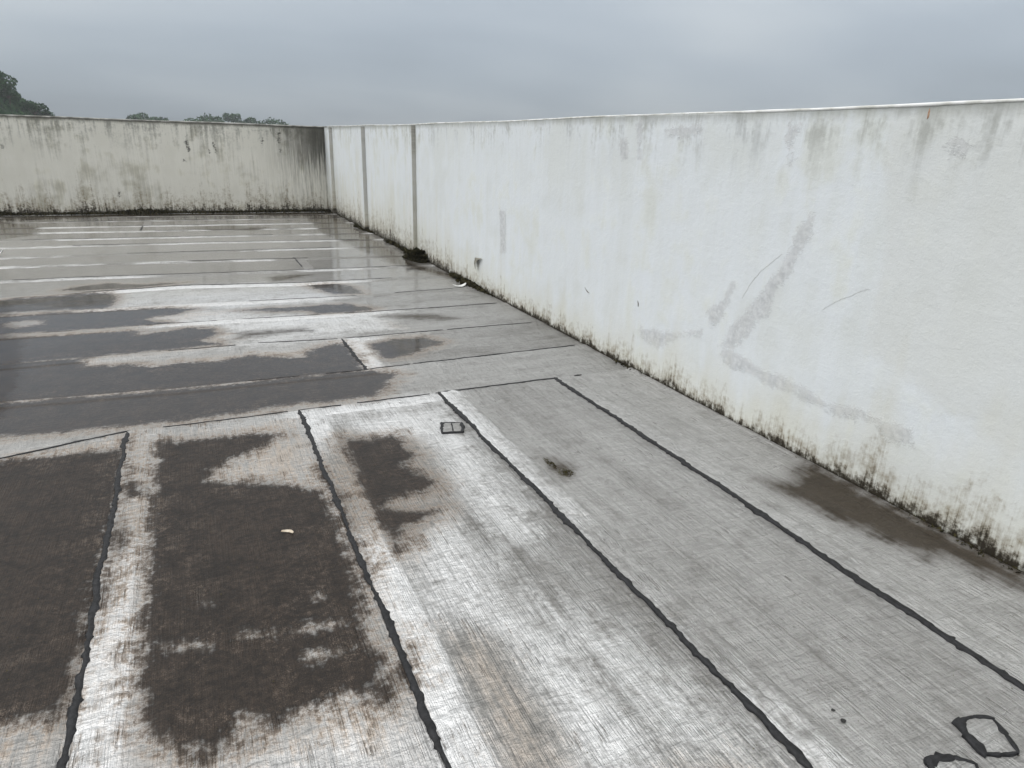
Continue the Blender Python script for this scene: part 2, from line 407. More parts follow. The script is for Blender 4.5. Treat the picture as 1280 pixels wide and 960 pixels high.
    am = g.mul(am, g.add(1.0, g.mul(sparse, -0.40)))
    acol = g.mix(g.ss(g.add(n40, c(n200, 0.9), c(n8, 0.8)), 0.25, 0.85), (0.0105, 0.0078, 0.006), (0.042, 0.030, 0.022))
    col = g.mix(am, col, acol)
    g.put(b.inputs['Base Color'], col)
    film = g.m('MAXIMUM', g.mul(am, 0.22), g.mul(dm2, g.ss(wet, 0.1, 0.4, 0.10, 0.6)))
    wetm = g.m('MAXIMUM', g.ss(g.add(wet, c(n8, 0.7), c(n2, 0.7), g.mul(ridge, -0.62)), 0.22, 0.72), film)
    wetm = g.m('MAXIMUM', wetm, g.mul(am, g.ss(wet, 0.01, 0.12), 0.78))
    g.put(b.inputs['Roughness'], g.add(g.mixf(pm, 0.42, 0.34), c(st2, 0.2), g.mul(am, 0.2)))
    g.put(b.inputs['Specular IOR Level'], g.add(0.42, g.mul(am, -0.22), g.mul(dm2, -0.36)))
    g.put(b.inputs['Metallic'], g.mul(g.add(1.0, g.mul(am, -1.0)), g.add(1.0, g.mul(dm2, -1.0)), 0.46))
    g.put(b.inputs['Coat Weight'], wetm)
    b.inputs['Coat IOR'].default_value = 1.34
    g.put(b.inputs['Coat Roughness'], g.add(0.04, g.mul(n8, 0.06), g.mul(am, g.ss(wet, 0.12, 0.0), 0.22)))
    bh = g.add(g.mul(st2, 0.62), g.mul(st, 0.75), g.mul(n40, 0.9), g.mul(st3, 1.15), g.mul(n8, 0.6))
    bump(g, b, g.mul(bh, g.ss(dark, -0.02, 0.05, 1.0, 0.3)), 0.0115, 1.0)
    nb = g.node('ShaderNodeBump'); nb.inputs['Strength'].default_value = 0.4; nb.inputs['Distance'].default_value = 0.0012
    g.put(nb.inputs['Height'], g.add(n8, g.mul(n40, 0.15))); g.put(b.inputs['Coat Normal'], nb.outputs[0])
    return m

def plaster_material(name, axis, white, dirty, drip_len, drip_amt, mold_h, end_wall=False):
    """painted render: streaks from the coping, tints, exposed plaster, mould growing up from the floor"""
    m, g, b = new_mat(name)
    pos = g.node('ShaderNodeNewGeometry').outputs['Position']
    px, py, pz = g.sep(pos)
    u = py if axis == 'y' else px
    c = lambda x, k: g.mul(g.add(x, -0.5), k)
    sc = lambda a, z, o=0.0: g.comb(g.mul(u, a), g.mul(pz, z), o)
    n1 = g.noise(sc(0.9, 0.9), 1, 3, 0.55)
    n5 = g.noise(sc(5, 4, 2.0), 1, 4, 0.62)
    n30 = g.noise(sc(30, 30, 4.0), 1, 4, 0.6)
    n120 = g.noise(sc(130, 130, 1.0), 1, 3, 0.6)
    sA = g.noise(sc(5.5, 0.35, 5.0), 1, 4, 0.6)
    sB = g.noise(sc(26, 1.1, 7.0), 1, 4, 0.62)
    sC = g.noise(sc(75, 3.2, 9.0), 1, 3, 0.6)
    top = g.m('SUBTRACT', HW, pz)
    peel, tint = g.attr('peel'), g.attr('tint')
    # paint tones
    col = g.mix(g.ss(g.add(n1, c(n5, 0.4), c(sA, 0.5)), 0.30, 0.72), white[0], white[1])
    yel = g.mul(g.ss(g.add(n5, c(sA, 0.7), c(n1, 1.2)), 0.46, 0.82), 0.6)
    col = g.mix(yel, col, white[2])
    col = g.mix(g.mul(g.ss(g.add(tint, c(n5, 0.16), c(n30, 0.05)), -0.03, 0.05), 0.62), col, g.mix(n5, (0.60, 0.615, 0.60), (0.67, 0.68, 0.66)))
    # general grime by vertical runs
    run = g.mul(g.ss(g.add(g.mixf(0.55, sA, n5), c(sB, 0.25 if not end_wall else 0.6), c(n1, 1.4)), 0.42, 0.88), dirty[1])
    col = g.mix(run, col, dirty[0])
    # drips from the coping
    fall = g.m('POWER', g.m('MAXIMUM', g.add(1.0, g.m('DIVIDE', g.mul(top, -1.0), g.mul(g.add(0.35, g.mul(sA, 1.3)), drip_len))), 0.0), 1.3)
    drip = g.mul(g.ss(g.add(sB, c(sC, 0.35), c(sA, 1.3), c(n5, 1.5), c(n30, 0.8), g.mul(fall, 0.10)), 0.46 if not end_wall else 0.36, 1.05 if not end_wall else 0.95), fall, drip_amt)
    col = g.mix(g.m('MINIMUM', drip, 0.92), col, g.mix(n30, (0.10, 0.10, 0.085), (0.23, 0.23, 0.205)))
    edge = g.mul(g.ss(g.add(top, c(n5, 0.10), c(sB, 0.10), c(n30, 0.05)), 0.075, 0.0), 0.55 if not end_wall else 0.85)
    col = g.mix(edge, col, (0.20, 0.20, 0.165) if not end_wall else (0.085, 0.08, 0.06))
    # old peeled spots
    pk = g.ss(g.add(peel, c(n30, 0.11), c(n5, 0.11), c(n120, 0.06)), -0.018, 0.020)
    pcol = g.mix(g.ss(n30, 0.3, 0.7), (0.37, 0.375, 0.385), (0.62, 0.625, 0.63))
    if end_wall: pcol = g.mix(n30, (0.03, 0.028, 0.024), (0.07, 0.065, 0.055))
    col = g.mix(g.mul(pk, 0.9 if end_wall else 0.60), col, pcol)
    if end_wall:
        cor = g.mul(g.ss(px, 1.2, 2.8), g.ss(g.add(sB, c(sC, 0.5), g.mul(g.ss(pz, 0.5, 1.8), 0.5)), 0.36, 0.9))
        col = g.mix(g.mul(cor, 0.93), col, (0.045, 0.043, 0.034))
        li = g.ss(g.add(tint, 0), -0.02, 0.02)
    # specks
    col = g.mix(g.mul(g.ss(g.add(n120, c(n5, 0.6)), 0.68, 0.78), 0.25), col, (0.28, 0.27, 0.24))
    # tide of silt and mould from the floor
    hv = g.m('POWER', g.noise(sc(1.9, 0.0, 3.0), 1, 3, 0.75), 2.6)
    hgt = g.mul(mold_h, g.add(0.15, g.mul(hv, 5.6)), g.m('MAXIMUM', g.ss(py, 6.5, 10.0, 0.8, 2.1), g.ss(py, 4.0, 1.6, 0.0, 1.1)) if not end_wall else 1.0)
    r = g.m('DIVIDE', pz, hgt)
    if not end_wall: col = g.mix(g.mul(g.ss(g.add(r, c(n5, 3.0), c(n1, 4.0)), 6.0, 0.3), 0.5), col, (0.62, 0.60, 0.49))
    blot = g.noise(sc(13, 9, 21.0), 1, 4, 0.7)
    br = g.ss(g.add(c(blot, 2.6), c(sC, 1.3), c(sB, 1.0), c(n30, 1.6), g.mul(r, -0.42)), -1.0, 0.35)
    col = g.mix(g.mul(br, 0.85, g.ss(r, 4.6, 1.4)), col, g.mix(n30, (0.135, 0.098, 0.056), (0.33, 0.28, 0.19)))
    bk = g.ss(g.add(c(blot, 2.2), c(sC, 1.2), c(sB, 0.6), c(n30, 2.0), c(n120, 0.8), g.mul(r, -1.2)), -1.0, -0.05)
    col = g.mix(g.mul(bk, g.ss(r, 3.0, 1.0)), col, g.mix(n30, (0.010, 0.009, 0.006), (0.040, 0.031, 0.019)))
    g.put(b.inputs['Base Color'], col)
    b.inputs['Roughness'].default_value = 0.72
    b.inputs['Specular IOR Level'].default_value = 0.3
    bump(g, b, g.add(g.mul(n30, 0.5), g.mul(n120, 0.25), g.mul(n5, 1.2), g.mul(pk, -0.5), g.mul(sB, 0.12), g.mul(n1, 2.5)), 0.005, 0.8)
    return m

MEMB = membrane_material()
WHITE = [(0.655, 0.68, 0.675), (0.745, 0.785, 0.84), (0.715, 0.73, 0.655)]
GREY = [(0.65, 0.63, 0.56), (0.755, 0.735, 0.67), (0.62, 0.585, 0.45)]
PLA = plaster_material('white_plaster', 'y', WHITE, ((0.52, 0.535, 0.51), 0.40), 0.42, 0.60, 0.085)
PLE = plaster_material('weathered_plaster', 'x', GREY, ((0.27, 0.26, 0.225), 0.60), 0.8, 0.85, 0.19, True)
BITU = simple_mat('bitumen', (0.004, 0.004, 0.0045), (0.020, 0.020, 0.022), 60, 0.55, 0.003, 0.3)
DECK = simple_mat('deck_concrete', (0.20, 0.20, 0.19), (0.30, 0.30, 0.28), 3, 0.9)
MOSS = simple_mat('moss', (0.012, 0.012, 0.005), (0.065, 0.056, 0.026), 25, 0.9, 0, 0.2)
MOSSB = simple_mat('brown_moss', (0.035, 0.027, 0.012), (0.085, 0.075, 0.03), 60, 0.9, 0, 0.2)
COPE = simple_mat('coping_plaster', (0.50, 0.50, 0.45), (0.80, 0.80, 0.79), 7, 0.8, 0.002)
LITTER = simple_mat('white_plastic', (0.72, 0.72, 0.70), (0.82, 0.82, 0.80), 20, 0.45)
LEAFM = simple_mat('dry_leaf', (0.42, 0.34, 0.25), (0.62, 0.55, 0.45), 60, 0.7)
DEBRIS = simple_mat('black_debris', (0.008, 0.008, 0.008), (0.03, 0.028, 0.025), 90, 0.6)
CRACKM = simple_mat('crack', (0.30, 0.29, 0.26), (0.50, 0.49, 0.45), 60, 0.9)
SCRM = simple_mat('scratch', (0.06, 0.055, 0.045), (0.16, 0.15, 0.12), 60, 0.9)

# ------------------------------------------------------------------ roof deck: seams measured on the floor
NEAR_X = [-4.97, -4.07, -3.17, -2.27, -1.38, -0.48, 0.447, 1.352, 2.22]
SEAMS = [[(-5, 3.86), (-1.6, 3.82), (-1.03, 3.83), (-0.48, 3.975), (0.45, 3.96), (1.35, 3.95), (2.2, 3.95), (2.9, 3.94)],
         [(-7, 4.80), (-1.21, 4.73), (-0.24, 4.63), (0.91, 4.59), (2.79, 4.63), (2.9, 4.63)],
         [(-7, 5.56), (-0.85, 5.54), (0.39, 5.53), (1.02, 5.45), (2.73, 5.43), (2.9, 5.43)],
         [(-7, 6.40), (-1.53, 6.38), (-0.33, 6.40), (0.47, 6.36), (1.49, 6.29), (2.9, 6.26)],
         [(-7, 7.25), (-1.69, 7.21), (-0.85, 7.17), (1.35, 7.05), (2.9, 7.11)],
         [(-7, 7.95), (-1.83, 7.94), (-0.92, 8.02), (-0.21, 8.10), (0.97, 7.91), (2.9, 7.88)],
         [(-7, 8.92), (-2.01, 8.89), (-1.25, 8.89), (1.68, 8.69), (2.9, 8.66)],
         [(-7, 9.86), (-2.19, 9.84), (-1.13, 9.84), (1.71, 9.58), (2.9, 9.52)],
         [(-7, 10.6), (-1.19, 10.59), (0.95, 10.52), (2.9, 10.45)],
         [(-7, 11.5), (-1.62, 11.5), (0.17, 11.46), (2.21, 11.3), (2.9, 11.28)],
         [(-7, 12.3), (-2.66, 12.26), (1.6, 12.14), (2.9, 12.1)],
         [(-7, 13.15), (-1.74, 13.1), (2.1, 12.95), (2.9, 12.92)]]
for y in (13.8, 14.65, 15.45): SEAMS.append([(-7, y + .08), (0, y), (2.9, y - .05)])
SEAMS.append([(-7, 15.96), (2.9, 15.96)])

def seam_y(k, x):
    s = np.array(SEAMS[k]); x = np.asarray(x, float)
    return np.interp(x, s[:, 0], s[:, 1]) + 0.014 * (fnoise(x * 2.3, k * 7.7 + 0 * x, k) - .5) + 0.006 * (vnoise(x * 14, k + 0 * x, k + 40) - .5)

def seam_x(i, y):
    y = np.asarray(y, float)
    base = NEAR_X[i] if i < len(NEAR_X) else XW + 0.0 * y
    if i >= len(NEAR_X): return base
    amp = 0.036 if i >= 7 else 0.026
    return base + amp * (fnoise(y * 1.25, i * 5.1 + 0 * y, i + 11) - .5) + 0.008 * (vnoise(y * 13, i + 0 * y, i + 60) - .5)

deck_v = [(x, y, z) for z in (-9.0, -0.006) for x, y in ((-9, -4), (3.06, -4), (3.06, 16.13), (-9, 16.13))]
deck = mesh_obj('roof_deck', deck_v, [(0, 3, 2, 1), (4, 5, 6, 7), (0, 1, 5, 4), (1, 2, 6, 5), (2, 3, 7, 6), (3, 0, 4, 7)], DECK)
tag(deck, kind='structure', label='wet flat roof covered in silver painted membrane sheets')

TONE = random.Random(5)
def sheet(X, Y, Z, U, V, ridge, label=None):
    """one membrane sheet from (nu, nv) arrays, with a skirt so that its edge has thickness"""
    nu, nv = X.shape
    def pad(A, d=0.0):
        B = np.pad(A, 1, mode='edge'); 
        if d: B[0] += d; B[-1] += d; B[1:-1, 0] += d; B[1:-1, -1] += d
        return B
    X, Y, U, V, ridge = map(pad, (X, Y, U, V, ridge)); Z = pad(Z, -0.005)
    nu += 2; nv += 2
    P = np.stack([X, Y], -1).reshape(-1, 2)
    dark = sdf(P, DARK)
    for h in HOLE: dark = np.minimum(dark, -sdf_poly(P, h) + .010)
    wet = sstep(P[:, 1], 3.93, 4.05) * 0.13 + sstep(P[:, 1], 4.2, 6.8) * 0.20 + sstep(P[:, 1], 5.5, 9.5) * 0.45
    at = dict(tone=np.full(len(P), TONE.uniform(-.22, .2)), dark=dark, damp_reflect=sdf(P, DAMP_REFLECT), tan=sdf(P, TAN), pale=sdf(P, PALE), ridge=ridge.ravel(), wet=wet)
    f = grid_faces(nu, nv)
    v = np.stack([X, Y, Z], -1).reshape(-1, 3)
    a, b_, c_ = v[f[len(f) // 2][0]], v[f[len(f) // 2][1]], v[f[len(f) // 2][3]]
    if np.cross(b_ - a, c_ - a)[2] < 0: f = f[:, ::-1].copy()
    o = mesh_obj('membrane_sheet', v, f, MEMB, deck, True, at, np.stack([U, V], -1).reshape(-1, 2))
    if label: o['label'] = label
    return o

# sheets laid towards the camera
for i in range(len(NEAR_X)):
    vis = i >= 4
    w = (NEAR_X[i + 1] if i + 1 < len(NEAR_X) else XW - 0.012) - NEAR_X[i]
    vv = np.concatenate([[0, .004, .012, .022, .034, .046, .058, .07, .082, .094, .104, .112, .12, .13, .14, .155, .17], np.arange(.185, w, .014 if vis else .06), [w]])
    dd = np.concatenate([[0, .004, .012, .025, .04, .055, .07, .085, .097, .108, .118, .13, .145], np.arange(.165, 5.9, .017 if vis else .08)])
    Vv, Dd = np.meshgrid(vv, dd)
    y0 = seam_y(0, NEAR_X[i] + Vv) - Dd
    t = Vv / w
    xl = seam_x(i, y0); xr = seam_x(i + 1, y0) if i + 1 < len(NEAR_X) else np.full_like(y0, XW - 0.012)
    X = xl * (1 - t) + xr * t
    hl = 0.005 * (1 - sstep(Vv, .112, .140)); hd = 0.004 * (1 - sstep(Dd, .10, .128))
    lapm = sstep(Vv, .0, .02) * (1 - sstep(Vv, .11, .15))
    wr = vnoise((y0 + Vv * .9) * 30, Vv * 9, i + 21)
    Z = np.maximum(hl, hd) + (0.0095 if i >= 7 else 0.0045) * wr * lapm + 0.0035 * (fnoise(X * 2.2, y0 * 2.2, i) - .5) + 0.0012 * (vnoise(X * 16, y0 * 9, i + 5) - .5)
    if i == 8: Z += 0.012 * sstep(Vv, w - .07, w)            # turned up against the wall
    rr = np.maximum((1 - sstep(Vv, .115, .145)) * sstep(Vv, -0.01, .01), (1 - sstep(Dd, .105, .125)) * (0.85 if i < 7 else .45))
    rr = np.maximum(rr, 0.9 * np.exp(-((Dd - .115) / .010) ** 2) * (fnoise(X * 3, Dd, i) > .42))
    if i in (7, 8): rr *= (0.95 if i == 7 else 0.7)
    rr = rr * (.45 + .8 * fnoise(X * 5, y0 * 3, i + 70))
    sheet(X, np.minimum(y0, y0), Z, -y0 + i * 3.3, X + i * 1.7, rr)

# sheets laid across, row behind row
SPLIT = {1: 1.01, 6: 1.196, 12: -0.856}
for k in range(len(SEAMS) - 1):
    spans = [(-7.0, XW - .01)] if k not in SPLIT else [(-7.0, SPLIT[k] + .03), (SPLIT[k], XW - .01)]
    for (xa, xb) in spans:
        cut = xa > -6.9
        fine = .022 if k < 6 else .035
        xs = np.concatenate([np.arange(xa, -3.6, .15), np.arange(max(xa, -3.6), xb, fine), [xb]])
        if cut: xs = np.concatenate([[xa, xa + .004, xa + .012], xs[xs > xa + .018]])
        ts = np.concatenate([[0, .004, .012, .024, .036, .048, .06, .075, .09, .1, .11, .12, .135, .15], np.linspace(.17, 1, 42 if k < 6 else 28)])
        Xs, T = np.meshgrid(xs, ts)
        yf, yn = seam_y(k + 1, Xs), seam_y(k, Xs) - 0.02
        D = np.where(T < .17, T, .17 + (T - .17) / .83 * (yf - yn - .17))        # metres back from the far edge
        Y = yf - D
        Z = 0.0045 * (1 - sstep(D, .095, .125)) + 0.0035 * (fnoise(Xs * 1.6, Y * 2, k) - .5) + 0.0012 * vnoise(Xs * 9, Y * 20, k) * (D < .12)
        Z -= 0.0042 * sstep(D, yf - yn - .06, yf - yn)
        rr = (1 - sstep(D, .085 if k < 4 else .14, .12 if k < 4 else .17)) * ((0.2 + 1.5 * fnoise(Xs * 1.1, D * 3, k + 2)) if k < 4 else np.clip(6.5 * (fnoise(Xs * .8, 0 * Xs + k * 3.3, k + 2) - .20 + .25 * (vnoise(Xs * 7, D * 30, k) - .5)), .05, 2.3))
        rr = rr * .8 + 0.5 * np.exp(-((D - .105) / .012) ** 2) * (fnoise(Xs * 2, D, k + 8) > .38)
        if cut:
            Z = np.maximum(Z, 0.005 * (1 - sstep(Xs - xa, .11, .14))); rr = np.maximum(rr, 1 - sstep(Xs - xa, .11, .15))
        sheet(Xs, Y, Z, Xs + k * 2.9, Y + k * 1.3, rr)

# ------------------------------------------------------------------ bitumen run along the seams
def bead(pts, width, height, seed, z0=0.004, label=None, parent=None, name='bitumen_seam', taper=0.03):
    pts = np.asarray(pts, float)
    seg = np.r_[0, np.cumsum(np.hypot(*np.diff(pts, axis=0).T))]
    n = max(8, int(seg[-1] / 0.009))
    s = np.linspace(0, seg[-1], n)
    c = np.stack([np.interp(s, seg, pts[:, 0]), np.interp(s, seg, pts[:, 1])], 1)
    tg = np.gradient(c, axis=0); tg /= np.linalg.norm(tg, axis=1)[:, None]
    nr = np.stack([-tg[:, 1], tg[:, 0]], 1)
    end = np.clip(np.minimum(s, seg[-1] - s) / taper, 0.12, 1)
    wl = width * (.02 + 1.3 * fnoise(s * 7, s * 0 + 1, seed) + .9 * vnoise(s * 52, s * 0, seed + 1) ** 3) * .5 * end
    wr_ = width * (.02 + 1.3 * fnoise(s * 7, s * 0 + 9, seed + 4) + .9 * vnoise(s * 52, s * 0, seed + 6) ** 3) * .5 * end
    hh = height * (.5 + .8 * vnoise(s * 30, s * 0, seed + 3))
    rows = [np.c_[c + nr * wl[:, None], np.full(n, z0 - .010)], np.c_[c + nr * wl[:, None] * .9, z0 + hh * .5], np.c_[c, z0 + hh], np.c_[c - nr * wr_[:, None] * .9, z0 + hh * .5], np.c_[c - nr * wr_[:, None], np.full(n, z0 - .010)]]
    v = np.stack(rows, 1).reshape(-1, 3)
    o = mesh_obj(name, v, grid_faces(n, 5), BITU, parent or deck, True)
    if label: o['label'] = label
    return o

ys = np.arange(3.965, -1.9, -.02)
bw = {5: .028, 6: .026, 7: .026, 8: .030}
for i in (4, 5, 6, 7, 8):
    x = seam_x(i, ys); e = seam_y(0, x[:1])[0]
    yy = np.minimum(ys, e + .012)
    bead(np.c_[x, yy], bw.get(i, .03), .0022, 100 + i, .0085 if i >= 7 else .0062)
def row_bead(k, xa, xb, w, seed):
    xs = np.arange(xa, xb, .02); bead(np.c_[xs, seam_y(k, xs)], w, .0015, seed, .0072)
for a, b_, w in ((-3.4, -0.44, .017), (.44, .72, .010), (.80, 1.30, .010), (1.32, 2.36, .018), (2.38, 2.44, .03), (-.3, .40, .008)): row_bead(0, a, b_, w, int(a * 31) + 200)
for a, b_, w in ((.72, 1.35, .011), (1.36, 2.80, .017), (.2, .55, .006)): row_bead(1, a, b_, w, int(a * 31) + 240)
for a, b_, w in ((.35, .98, .012), (1.03, 1.9, .016), (1.93, 2.78, .014), (-.3, .2, .008)): row_bead(2, a, b_, w, int(a * 31) + 280)
for a, b_, w in ((.3, 1.0, .012), (1.2, 2.8, .016), (-.5, .1, .006)): row_bead(3, a, b_, w, int(a * 31) + 320)
for a, b_, w in ((1.9, 2.6, .012), (.4, 1.5, .007)): row_bead(4, a, b_, w, int(a * 31) + 360)
for k in range(5, 14): row_bead(k, -2.4 + (k * 37 % 10) * .25, 1.2 + (k * 53 % 10) * .18, .024, 400 + k)
yy = np.linspace(seam_y(2, 1.01) + .0, seam_y(1, 1.02), 40); bead(np.c_[1.006 + .012 * (vnoise(yy * 8, 0 * yy, 3) - .5), yy], .03, .0025, 500)
yy = np.linspace(9.72, 8.95, 40); bead(np.c_[1.196 + 0 * yy, yy], .022, .002, 501)
yy = np.linspace(13.72, 13.1, 30); bead(np.c_[-.856 + 0 * yy, yy], .026, .003, 502)

# repair patches edged with bitumen
def patch(corners, w, seed, cross=None, label=None, open_ends=False):
    c = np.asarray(corners, float)
    ctr = c.mean(0)
    n = len(c)
    v = [(*p, .008) for p in c] + [(*p, .001) for p in c]
    t = empty('repair_patch', (0, 0, 0), deck)
    f = [tuple(range(n))] + [(i, i + n, (i + 1) % n + n, (i + 1) % n) for i in range(n)]
    pv = np.array(v)
    P = pv[:, :2]
    o = mesh_obj('patch_face', pv, f, MEMB, t, False, dict(tone=np.zeros(len(P)), dark=np.full(len(P), -.6), damp_reflect=np.full(len(P), -.6), tan=np.full(len(P), -.6), pale=np.full(len(P), -.15), ridge=np.full(len(P), .2), wet=np.zeros(len(P))), P * 1.0)
    for i in range(n):
        if open_ends and i == n - 1: continue
        a, b_ = c[i], c[(i + 1) % n]
        d = (b_ - a) / np.linalg.norm(b_ - a)
        ww = w[i % len(w)]
        bead([a - d * ww * .3, (a + b_) / 2 + (ctr - (a + b_) / 2) * random.uniform(-.08, .05), b_ + d * ww * .35], ww, .003, seed + i, .008, None, t, 'bitumen_edge', .012)
    if cross: bead(cross, .008, .002, seed + 9, .008, None, t, 'bitumen_edge', .01)
    t['label'] = label
patch([(1.192, 3.462), (1.303, 3.42), (1.262, 3.30), (1.151, 3.329)], (.016, .026, .016, .028), 600, [(1.245, 3.435), (1.213, 3.318)], 'small square patch edged in bitumen near the long seam')
patch([(1.892, .800), (1.944, .792), (1.990, .766), (1.966, .714), (1.933, .662), (1.885, .678), (1.838, .700), (1.860, .755)], (.020, .020, .022, .016, .012, .014, .036, .034), 620, None, 'diamond shaped repair patch edged in thick black bitumen')
patch([(1.662, .742), (1.70, .744), (1.742, .727), (1.783, .688), (1.73, .62), (1.64, .66)], (.030, .028, .018, .014, .014, .014), 640, None, 'repair patch edged in bitumen cut by the photo edge')

# ------------------------------------------------------------------ parapet walls
def wall_face(parent, axis, a, b_, top, thick, mat, polys_peel, polys_tint, step, zstep, name='wall_face'):
    us = np.arange(a, b_ + 1e-6, step); zs = np.concatenate([[-.03, 0, .01, .03, .05], np.arange(.08, 1.75, zstep), [1.76, 1.775, 1.79]])
    Uu, Zz = np.meshgrid(us, zs, indexing='ij')
    tp = top(Uu); Zz = Zz * np.where(Zz > 1.7, tp / 1.79, 1)
    off = 0.010 * (fnoise(Uu * 1.1, Zz * 1.1, 77) - .5) + 0.004 * (fnoise(Uu * 6, Zz * 6, 78) - .5)
    P = np.stack([Uu, Zz], -1).reshape(-1, 2)
    at = dict(peel=sdf(P, polys_peel), tint=sdf(P, polys_tint))
    n, m_ = Uu.shape
    front = np.stack([Uu, off, Zz], -1)
    tops = np.stack([us, np.full(n, thick), tp[:, -1]], -1)[:, None]
    bots = np.stack([us, np.full(n, thick), np.full(n, -.03)], -1)[:, None]
    A = np.concatenate([front, tops, bots], 1)
    for k in at: at[k] = np.concatenate([at[k].reshape(n, m_), np.full((n, 2), -.6)], 1).ravel()
    V = A.reshape(-1, 3)
    V = np.c_[XW + V[:, 1], V[:, 0], V[:, 2]] if axis == 'y' else np.c_[V[:, 0], YF + V[:, 1], V[:, 2]]
    f = grid_faces(n, m_ + 2)
    if axis == 'y': f = f[:, ::-1].copy()
    o = mesh_obj(name, V, f, mat, parent, True, at)
    return o

def coping(parent, axis, a, b_, top, mat, thick, proud, seed, hgt=.02):
    us = np.arange(a, b_ + 1e-6, .05); n = len(us); z = top(us)
    lo = z - hgt * (.75 + .5 * fnoise(us * 3, us * 0, seed)); pr = proud * (.6 + .8 * fnoise(us * 5, us * 0, seed + 2))
    hi = z + .004 + .007 * (fnoise(us * 2, us * 0, seed + 5) - .5)
    prof = [(0.004, lo), (-pr, lo + .002), (-pr * 1.05, hi - .004), (-pr + .004, hi), (thick, hi), (thick, lo)]
    A = np.stack([np.stack([us, np.full(n, d) if np.isscalar(d) else d, zz], -1) for d, zz in prof], 1).reshape(-1, 3)
    V = np.c_[XW + A[:, 1], A[:, 0], A[:, 2]] if axis == 'y' else np.c_[A[:, 0], YF + A[:, 1], A[:, 2]]
    f = grid_faces(n, 6)
    if axis == 'y': f = f[:, ::-1].copy()
    return mesh_obj('coping', V, f, mat, parent, False, dict(peel=np.full(len(V), -.6), tint=np.full(len(V), -.6)))

wall = empty('parapet_wall', (XW, 7, 0))
tag(wall, 'long white plastered parapet wall with peeling paint running along the right side', 'wall')
wall.location = (0, 0, 0)
top_r = lambda y: 1.795 + .028 * sstep(np.asarray(y, float), 8.5, 16) + .004 * np.sin(np.asarray(y, float) * 1.7)
wall_face(wall, 'y', -3.0, 16.12, top_r, .18, PLA, PEEL, TINT, .03, .03)
coping(wall, 'y', -3.0, 16.12, top_r, COPE, .19, .003, 5, .009)

end = empty('parapet_wall')
tag(end, 'grey stained end parapet wall with black mould along its foot', 'wall')
top_e = lambda x: 1.808 + .012 * sstep(np.asarray(x, float), -3, 2.8) + .003 * np.sin(np.asarray(x, float) * 2.1)
COPE2 = simple_mat('coping_weathered', (0.20, 0.195, 0.17), (0.55, 0.54, 0.50), 6, 0.85, 0.002)
wall_face(end, 'x', -9.0, XW + .02, top_e, .18, PLE, CHIPS, [], .03, .03)
coping(end, 'x', -9.0, XW - .02, top_e, COPE2, .19, .012, 9, .022)

def pilaster(y0, y1, proud, top):
    """flat plastered strip standing proud of the wall"""
    zs = np.concatenate([np.linspace(-.02, top - .022, 60)]); V = []; n = len(zs)
    for z in zs:
        j = .004 * (vnoise(np.array([z * 6]), np.array([y0]), 4)[0] - .5)
        for (y, d) in ((y0, .012), (y0 + j, -proud + .004), (y0 + .004 + j, -proud), (y1 - .004, -proud), (y1, -proud + .004), (y1, .012)):
            V.append((XW + d, y, z))
    V = np.array(V); f = grid_faces(n, 6)
    o = mesh_obj('pilaster', V, f, PLA, wall, False, dict(peel=np.full(len(V), -.6), tint=np.full(len(V), -.6)))
    bm = bmesh.new(); bm.from_mesh(o.data); bmesh.ops.recalc_face_normals(bm, faces=bm.faces); bm.to_mesh(o.data); bm.free()
    o.data.materials.append(PIL_SHADE)
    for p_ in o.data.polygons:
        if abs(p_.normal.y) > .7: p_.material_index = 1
    return o
PIL_SHADE = plaster_material('pilaster_shaded_side', 'y', [(0.42, 0.415, 0.39), (0.50, 0.49, 0.46), (0.44, 0.42, 0.34)], ((0.22, 0.215, 0.19), 0.6), 0.8, 0.85, 0.10)  # shade on the pilaster sides painted into the colour, with dirt runs
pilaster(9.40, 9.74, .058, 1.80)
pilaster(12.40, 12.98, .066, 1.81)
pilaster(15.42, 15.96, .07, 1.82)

def wall_strip(name, pts, width, mat, seed, proud=.0015, jag=.5):
    pts = np.asarray(pts, float); seg = np.r_[0, np.cumsum(np.hypot(*np.diff(pts, axis=0).T))]
    n = max(6, int(seg[-1] / .006)); s = np.linspace(0, seg[-1], n)
    c = np.stack([np.interp(s, seg, pts[:, 0]), np.interp(s, seg, pts[:, 1])], 1)
    c += (np.stack([vnoise(s * 60, s * 0, seed), vnoise(s * 60, s * 0 + 5, seed)], 1) - .5) * .012 * jag
    tg = np.gradient(c, axis=0); tg /= np.linalg.norm(tg, axis=1)[:, None] + 1e-9; nr = np.stack([-tg[:, 1], tg[:, 0]], 1)
    w = width * (.3 + vnoise(s * 40, s * 0, seed + 1)) * np.clip(np.minimum(s, seg[-1] - s) / (seg[-1] * .25), .08, 1)
    off = 0.010 * (fnoise(c[:, 0] * 1.1, c[:, 1] * 1.1, 77) - .5) + 0.004 * (fnoise(c[:, 0] * 6, c[:, 1] * 6, 78) - .5)
    A = np.stack([np.c_[XW + off + .004, c + nr * w[:, None] * .5], np.c_[XW + off - proud, c + nr * w[:, None] * .35], np.c_[XW + off - proud, c - nr * w[:, None] * .35], np.c_[XW + off + .004, c - nr * w[:, None] * .5]], 1)
    return mesh_obj(name, A.reshape(-1, 3), grid_faces(n, 4), mat, wall, True)
for i, c in enumerate(CRACKS[:2]): wall_strip('crack', c, .0010, CRACKM, 30 + i)
for i, c in enumerate(SCRATCH[:2]): wall_strip('scratch', c, .010, SCRM, 50 + i, .002)

